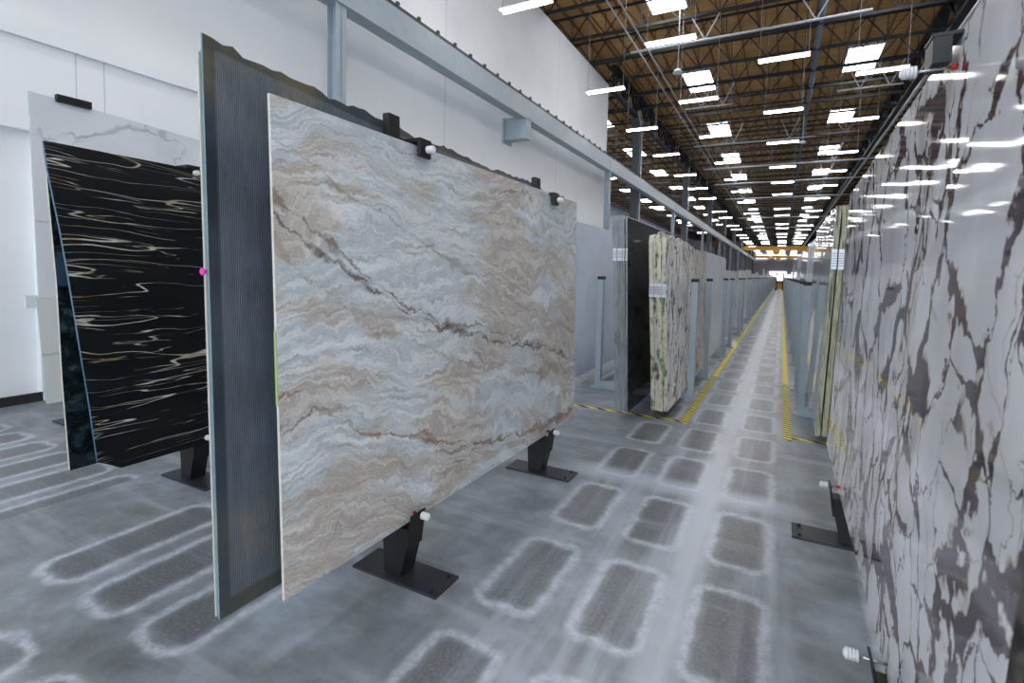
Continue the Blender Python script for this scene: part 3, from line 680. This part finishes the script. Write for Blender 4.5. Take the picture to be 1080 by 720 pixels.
rows = {
 -5.28: ('outermost left row', [-4.6, 0.6, 5.4, 10.33, 16.1, 20.93, 25.85, 31.45, 36.55, 41.5, 50.2, 55.7, 64.6, 70.0, 79.7, 85.7, 94.4, 100.0, 109, 114, 124, 129, 138, 144, 153, 159]),
 -2.74: ('second row from the left', [-1.7, 3.4, 8.4, 13.38, 18.22, 23.1, 28.72, 33.8, 38.7, 44.5, 52.5, 57.9, 66.7, 72.1, 81.4, 87, 96, 101, 111, 116, 125, 131, 140, 146, 155, 161]),
 -0.22: ('row over the middle of the aisle', [0.4, 5.6, 10.6, 15.65, 20.55, 25.3, 30.85, 35.9, 40.95, 49.55, 54.8, 63.7, 69.3, 78.4, 84, 93, 98.5, 107.6, 113, 122, 128, 137, 143, 152, 158]),
 2.22: ('right row over the aisle', [2.4, 7.6, 12.7, 17.7, 22.7, 28.3, 33.05, 38.0, 43.8, 51.8, 57.2, 66, 71.5, 80.5, 86.3, 95, 100.5, 110, 115, 124, 130, 139, 145, 154, 160]),
}
lm = None
ORD = ['first', 'second', 'third', 'fourth', 'fifth', 'sixth', 'seventh', 'eighth', 'ninth']
for x, (rn, ys) in rows.items():
    q = 0
    for y in ys:
        if y < 4: continue
        inview = y > {-5.28: 9, -2.74: 12, -0.22: 15, 2.22: 17}[x]
        lab = ('lit strip light, %s from the camera in the %s' % (ORD[q], rn)) if inview and q < 9 else ('lit far strip light in the ' + rn if inview else 'lit strip light overhead in the ' + rn)
        if inview: q += 1
        grp = 'strip lights, ' + rn
        if lm is None: lm = lamp((x, y, 7.4), lab, grp)
        else: copy_tree(lm, (x, y, 7.4), lab, grp)
for i in range(4):
    copy_tree(lm, (-9.9, 31+14.4*i, 7.4), 'lit strip light in the bay beyond the white wall', 'strip lights beyond the white wall')

# ------------------------------------------------------------------ pipes below the roof
def pipe_run(name, a, b, rad, m, label, braces=()):
    a = Vector(a); b = Vector(b)
    root = empty(name, a, label, 'pipe')
    bm = bmesh.new(); tube(bm, (0, 0, 0), b-a, rad, 10); obj('pipe', bm, m, root)
    for t in braces:
        p = (b-a)*t
        bm = bmesh.new(); bar(bm, p, p+Vector((-0.45, 0, 9.86-a.z)), 0.03); bar(bm, p, p+Vector((0.45, 0, 9.86-a.z)), 0.03); obj('brace', bm, m, root)
pipe_run('conduit', (-4.60, 9, 9.0), (-4.50, 100, 9.0), 0.022, M['conduit'], 'thin pale conduit running lengthwise under the left of the roof, outer one')
pipe_run('conduit', (-4.30, 9, 9.0), (-4.2, 100, 9.0), 0.022, M['conduit'], 'thin pale conduit running lengthwise under the left of the roof, inner one')
pipe_run('water_pipe', (0.76, 6, 9.9), (0.66, 150, 9.9), 0.09, M['duct'], 'thick blue-grey pipe running lengthwise under the roof right of the middle')
pipe_run('conduit', (4.2, 9, 8.75), (4.1, 150, 8.75), 0.06, M['conduit'], 'bundle of pale conduits running along the right roof girder')
cross = [(-4.9, 1.9, 17.55, 9.05), (-4.15, -2.2, 24.0, 8.9), (-4.7, 1.2, 30.45, 8.75), (1.6, 3.7, 24.0, 8.9), (-5.0, 5.0, 36.9, 8.7), (-5.0, 5.0, 43.35, 8.7), (-5.0, 5.0, 51.95, 8.7), (-5.0, 5.0, 69.15, 8.7), (-5.0, 5.0, 82.05, 8.6)]
cw = ['just past the nearest left skylight', 'just before the second left skylight', 'past the second left skylight', 'just before the second right skylight']
for i, (x0, x1, y, z) in enumerate(cross):
    if i < 4: pipe_run('sprinkler_pipe', (x0, y, z), (x1, y, z), 0.035, M['pipe'], 'white pipe crossing under the roof ' + cw[i], (0.35, 0.8))
    else:
        pipe_run('sprinkler_pipe', (x0, y, z), (x1, y, z), 0.045, M['pipe'], 'white pipe crossing the full aisle far down the roof', (0.15, 0.75))
        [o for o in COL.objects if o.get('label', '').startswith('white pipe crossing the full')][-1]['group'] = 'far sprinkler pipes'
# small round ceiling sensors
for i, (x, y, z, wh) in enumerate(((-3.25, 17.2, 8.0, 'near the left row of skylights'), (0.62, 29.8, 8.3, 'by the middle blue-grey pipe'))):
    root = empty('ceiling_sensor', (x, y, z), 'small round white sensor hanging from the roof ' + wh, 'sensor')
    bm = bmesh.new(); tube(bm, (0, 0, 0), (0, 0, 0.10), 0.16, 16, 0.10); obj('sensor_head', bm, M['housing'], root)
    bm = bmesh.new(); tube(bm, (0, 0, 0.10), (0, 0, 10.7-z), 0.018, 8); obj('rod', bm, M['pipe'], root)

# ------------------------------------------------------------------ racks and bundles along the aisle
def rack(x_front, x_back, loc, label, group=None, zt=1.455):
    root = empty('slab_rack', loc, label, 'rack', group)
    for dy in (0.0, 1.42):
        bm = bmesh.new(); box(bm, min(x_front, x_back), max(x_front, x_back), dy-0.04, dy+0.04, 0.0, 0.095); obj('base_rail', bm, M['rack'], root)
        for xx in (x_front, x_back):
            bm = bmesh.new(); box(bm, xx-0.035, xx+0.035, dy-0.045, dy+0.045, 0.02, zt)
            up = obj('upright', bm, M['rack'], root)
            bm = bmesh.new(); box(bm, xx-0.042, xx+0.042, dy-0.052, dy+0.052, zt, zt+0.04); obj('cap', bm, M['cap'], up)
            bm = bmesh.new(); box(bm, xx-0.08, xx+0.08, dy-0.08, dy+0.08, 0.0, 0.02); obj('foot_plate', bm, M['rack'], up)
    bm = bmesh.new(); box(bm, x_back-0.03, x_back+0.03, 0, 1.42, 0.0, 0.09); obj('side_rail', bm, M['rack'], root)
    return root
NR = 30
RL = rack(-0.93, -2.12, (0, 6.58, 0), 'pale steel slab rack with black-capped posts, nearest on the left of the aisle')
RR = rack(0.26, 1.45, (0, 6.55, 0), 'pale steel slab rack with black-capped posts, nearest on the right of the aisle')
for i in range(1, NR):
    o_ = ['', 'second', 'third', 'fourth', 'fifth']
    copy_tree(RL, (0, 6.58+3.9*i, 0), (o_[i]+' pale steel slab rack from the camera on the left of the aisle') if i < 5 else 'pale steel slab rack with black-capped posts further down the left of the aisle', 'far racks on the left')
    copy_tree(RR, (0, 6.55+3.85*i, 0), (o_[i]+' pale steel slab rack from the camera on the right of the aisle') if i < 5 else 'pale steel slab rack with black-capped posts further down the right of the aisle', 'far racks on the right')

def bundle(n, xf, y0, y1, z1, face, edge, labels, group, sgn=1, lean=0.08, gap=0.004, th=0.02, z0=0.1, wrap=None, jag=False, inner=None, dz=0.0):
    """n slabs side by side; xf = front face x at the foot, bodies go away from the aisle."""
    out = []
    for i in range(n):
        x = xf - sgn*i*(th+gap)
        a = y0 + random.uniform(-0.01, 0.01)*2; zt = z1+random.uniform(-0.02, 0.02)+dz*i
        lab = labels if isinstance(labels, str) else (labels[0] if i == 0 else labels[1])
        g = group if (isinstance(labels, str) or i > 0) else None
        if jag:
            pts = [(x, a, z0), (x, y1, z0), (x-sgn*lean, y1, zt), (x-sgn*lean, a+0.03, zt+0.01), (x-sgn*lean, a+0.005, zt-0.06), (x-sgn*lean*0.6, a-0.012, z0+(zt-z0)*0.6), (x-sgn*lean*0.3, a+0.01, z0+(zt-z0)*0.3)]
            s_ = slab('stone_slab', pts, th, face, edge, lab, g, sgn, rough=(2,))
        else:
            s_ = slab('stone_slab', [(x, a, z0), (x, y1, z0), (x-sgn*lean, y1, zt), (x-sgn*lean, a, zt)], th, face, edge, lab, g, sgn)
        if wrap:
            zw0, zw1 = wrap; zm = (zw0+zw1)/2
            xx = x - sgn*lean*(zm-z0)/(zt-z0)
            bm = bmesh.new(); lo, hi = sorted((xx, xx-sgn*th)); box(bm, lo, hi, a-0.022 if jag else a-0.006, a-0.002, zw0, zw1)
            for q in range(6):      # printed lines on the sticker
                box(bm, lo+0.003, hi-0.003, a-(0.0235 if jag else 0.0075), a-(0.021 if jag else 0.005), zw0+0.03+q*(zw1-zw0-0.05)/6, zw0+0.036+q*(zw1-zw0-0.05)/6, 1)
            so = obj('paper_label', bm, [M['label'], M['grey_edge']], s_)
            so['label'] = 'white paper label on the near edge'
        out.append(s_)
    return out
# grey bundle with charcoal front
bundle(1, -1.345, 5.2, 8.1, 2.125, M['charcoal'], M['grey_edge'], 'charcoal slab on the aisle side of the grey edged bundle', None, lean=0.075, wrap=(1.67, 1.80))
bundle(6, -1.368, 5.2, 8.1, 2.125, M['grey_face'], M['grey_edge'], 'grey slab seen edge-on in the bundle left of the charcoal slab', 'grey slabs stacked edge-on behind the charcoal slab', lean=0.09, gap=0.002, th=0.0185, wrap=(1.67, 1.80))
bundle(4, -0.995, 5.44, 7.35, 1.945, M['violet_small'], M['cream_edge'], ['white marble slab with grey streaks, facing the aisle in the cream edged bundle', 'cream and green edged slab behind the grey streaked white marble'],
       'cream edged slabs behind the grey streaked marble', lean=0.09, gap=0.003, th=0.04, wrap=(1.30, 1.44), jag=True)
bundle(3, -1.02, 7.42, 8.75, 1.90, M['tan_streak'], M['tan_edge'], ['cream marble slab with tan streaks right behind the grey streaked white bundle', 'cream slab behind the tan streaked one'], 'cream slabs behind the tan streaked one', lean=0.06, th=0.03)
bundle(2, -1.05, 8.85, 12.2, 1.93, M['grey_face'], M['pale_edge'], ['smooth pale grey slab, third stack along the left of the aisle', 'pale slab behind the smooth grey one in the third left stack'], None, lean=0.05)
slab('stone_slab', [(-2.43, 6.0, 0.1), (-2.43, 9.2, 0.1), (-2.51, 9.2, 2.235), (-2.51, 6.0, 2.235)], 0.02, M['blue_face'], M['pale_edge'], 'large pale blue slab standing left of the grey edged bundle', lookdir=1)
faces = [M['blue_face'], M['white_face'], M['grey_face'], M['white_face'], M['grey_face'], M['tan_streak'], M['blue_face']]
for i in range(2, NR):
    y0 = 5.0+3.9*i; h = random.choice([1.72, 1.8, 1.86, 1.78, 1.66])
    if i in (9, 13): h = 2.1
    bundle(2, -1.05-random.uniform(0, 0.05), y0, y0+3.3, h, faces[i % 7], M['tan_edge'] if i % 3 == 0 else M['pale_edge'],
           'pale slab racked along the left of the aisle beyond the nearest stacks', 'far slabs racked on the left', lean=0.05)
# right side
bundle(4, 0.335, 5.36, 8.2, 2.19, M['polished_grey'], M['olive_edge'], ['olive edged slab on the aisle side of the bundle right of the aisle', 'olive edged slab in the bundle beside the violet veined marble'],
       'olive edged slabs right of the aisle', sgn=-1, lean=0.065, gap=0.012, th=0.042, wrap=(1.62, 1.80), jag=True)
for i in range(1, NR):
    y0 = 4.75+3.85*i; h = random.choice([2.22, 2.26, 2.3]) if i < 7 else random.choice([1.72, 1.8, 1.86, 1.78])
    bundle(2, 0.40, y0, y0+3.55, h, [M['polished_grey'], M['grey_face']][i % 2], M['pale_edge'],
           'tall pale polished slab racked along the right of the aisle' if i < 7 else 'pale slab racked far down the right of the aisle',
           'tall polished slabs on the right' if i < 7 else 'far slabs racked on the right', sgn=-1, lean=0.08)

# ------------------------------------------------------------------ far things
def crane(y, z, label):
    root = empty('bridge_crane', (-1.0, y, z), label, 'crane')
    bm = bmesh.new(); box(bm, -5.6, 5.6, -0.3, 0.3, -0.35, 0.35); box(bm, -5.6, 5.6, -0.4, 0.4, 0.30, 0.38); obj('girder', bm, M['yellow'], root)
    for s in (-1, 1):
        bm = bmesh.new(); box(bm, s*5.5-0.14, s*5.5+0.14, -1.4, 1.4, -0.36, 0.2); obj('end_truck', bm, M['yellow'], root)
    bm = bmesh.new(); box(bm, -0.6, 0.6, -0.6, 0.6, -0.9, -0.35); tube(bm, (0, 0, -0.9), (0, 0, -1.6), 0.05); obj('hoist', bm, M['yellow'], root)
crane(105.5, 6.78, 'nearer yellow bridge crane girder spanning the hall at the far end')
crane(150, 6.78, 'further yellow bridge crane girder below and behind the nearer one')
# lift truck
root = empty('lift_truck', (-0.15, 66, 0), 'small yellow lift truck with black mast at the far end of the aisle', 'lift truck')
bm = bmesh.new(); box(bm, -0.45, 0.45, -0.1, 1.4, 0.18, 0.95); box(bm, -0.4, 0.4, 0.9, 1.5, 0.95, 1.15); bevel(obj('body', bm, M['yellow'], root), 0.05)
bm = bmesh.new()
for s in (-1, 1): box(bm, s*0.32-0.05, s*0.32+0.05, -0.3, -0.15, 0.05, 2.0)
box(bm, -0.35, 0.35, -0.28, -0.2, 1.9, 2.0); box(bm, -0.35, 0.35, -0.28, -0.2, 0.9, 1.0); obj('mast', bm, M['black'], root)
bm = bmesh.new()
for s in (-1, 1):
    for yy in (-0.1, 1.1): bar(bm, (s*0.4, yy, 0.95), (s*0.4, yy+0.1, 2.0), 0.05)
box(bm, -0.45, 0.45, -0.1, 1.25, 2.0, 2.06); obj('overhead_guard', bm, M['black'], root)
for s in (-1, 1):
    bm = bmesh.new(); tube(bm, (s*0.36, 0.05, 0.18), (s*0.48, 0.05, 0.18), 0.18, 16); obj('wheel', bm, M['black'], root)
    bm = bmesh.new(); bar(bm, (s*0.2, -0.3, 0.08), (s*0.2, -1.3, 0.08), 0.1, 0.04); obj('fork', bm, M['black'], root)
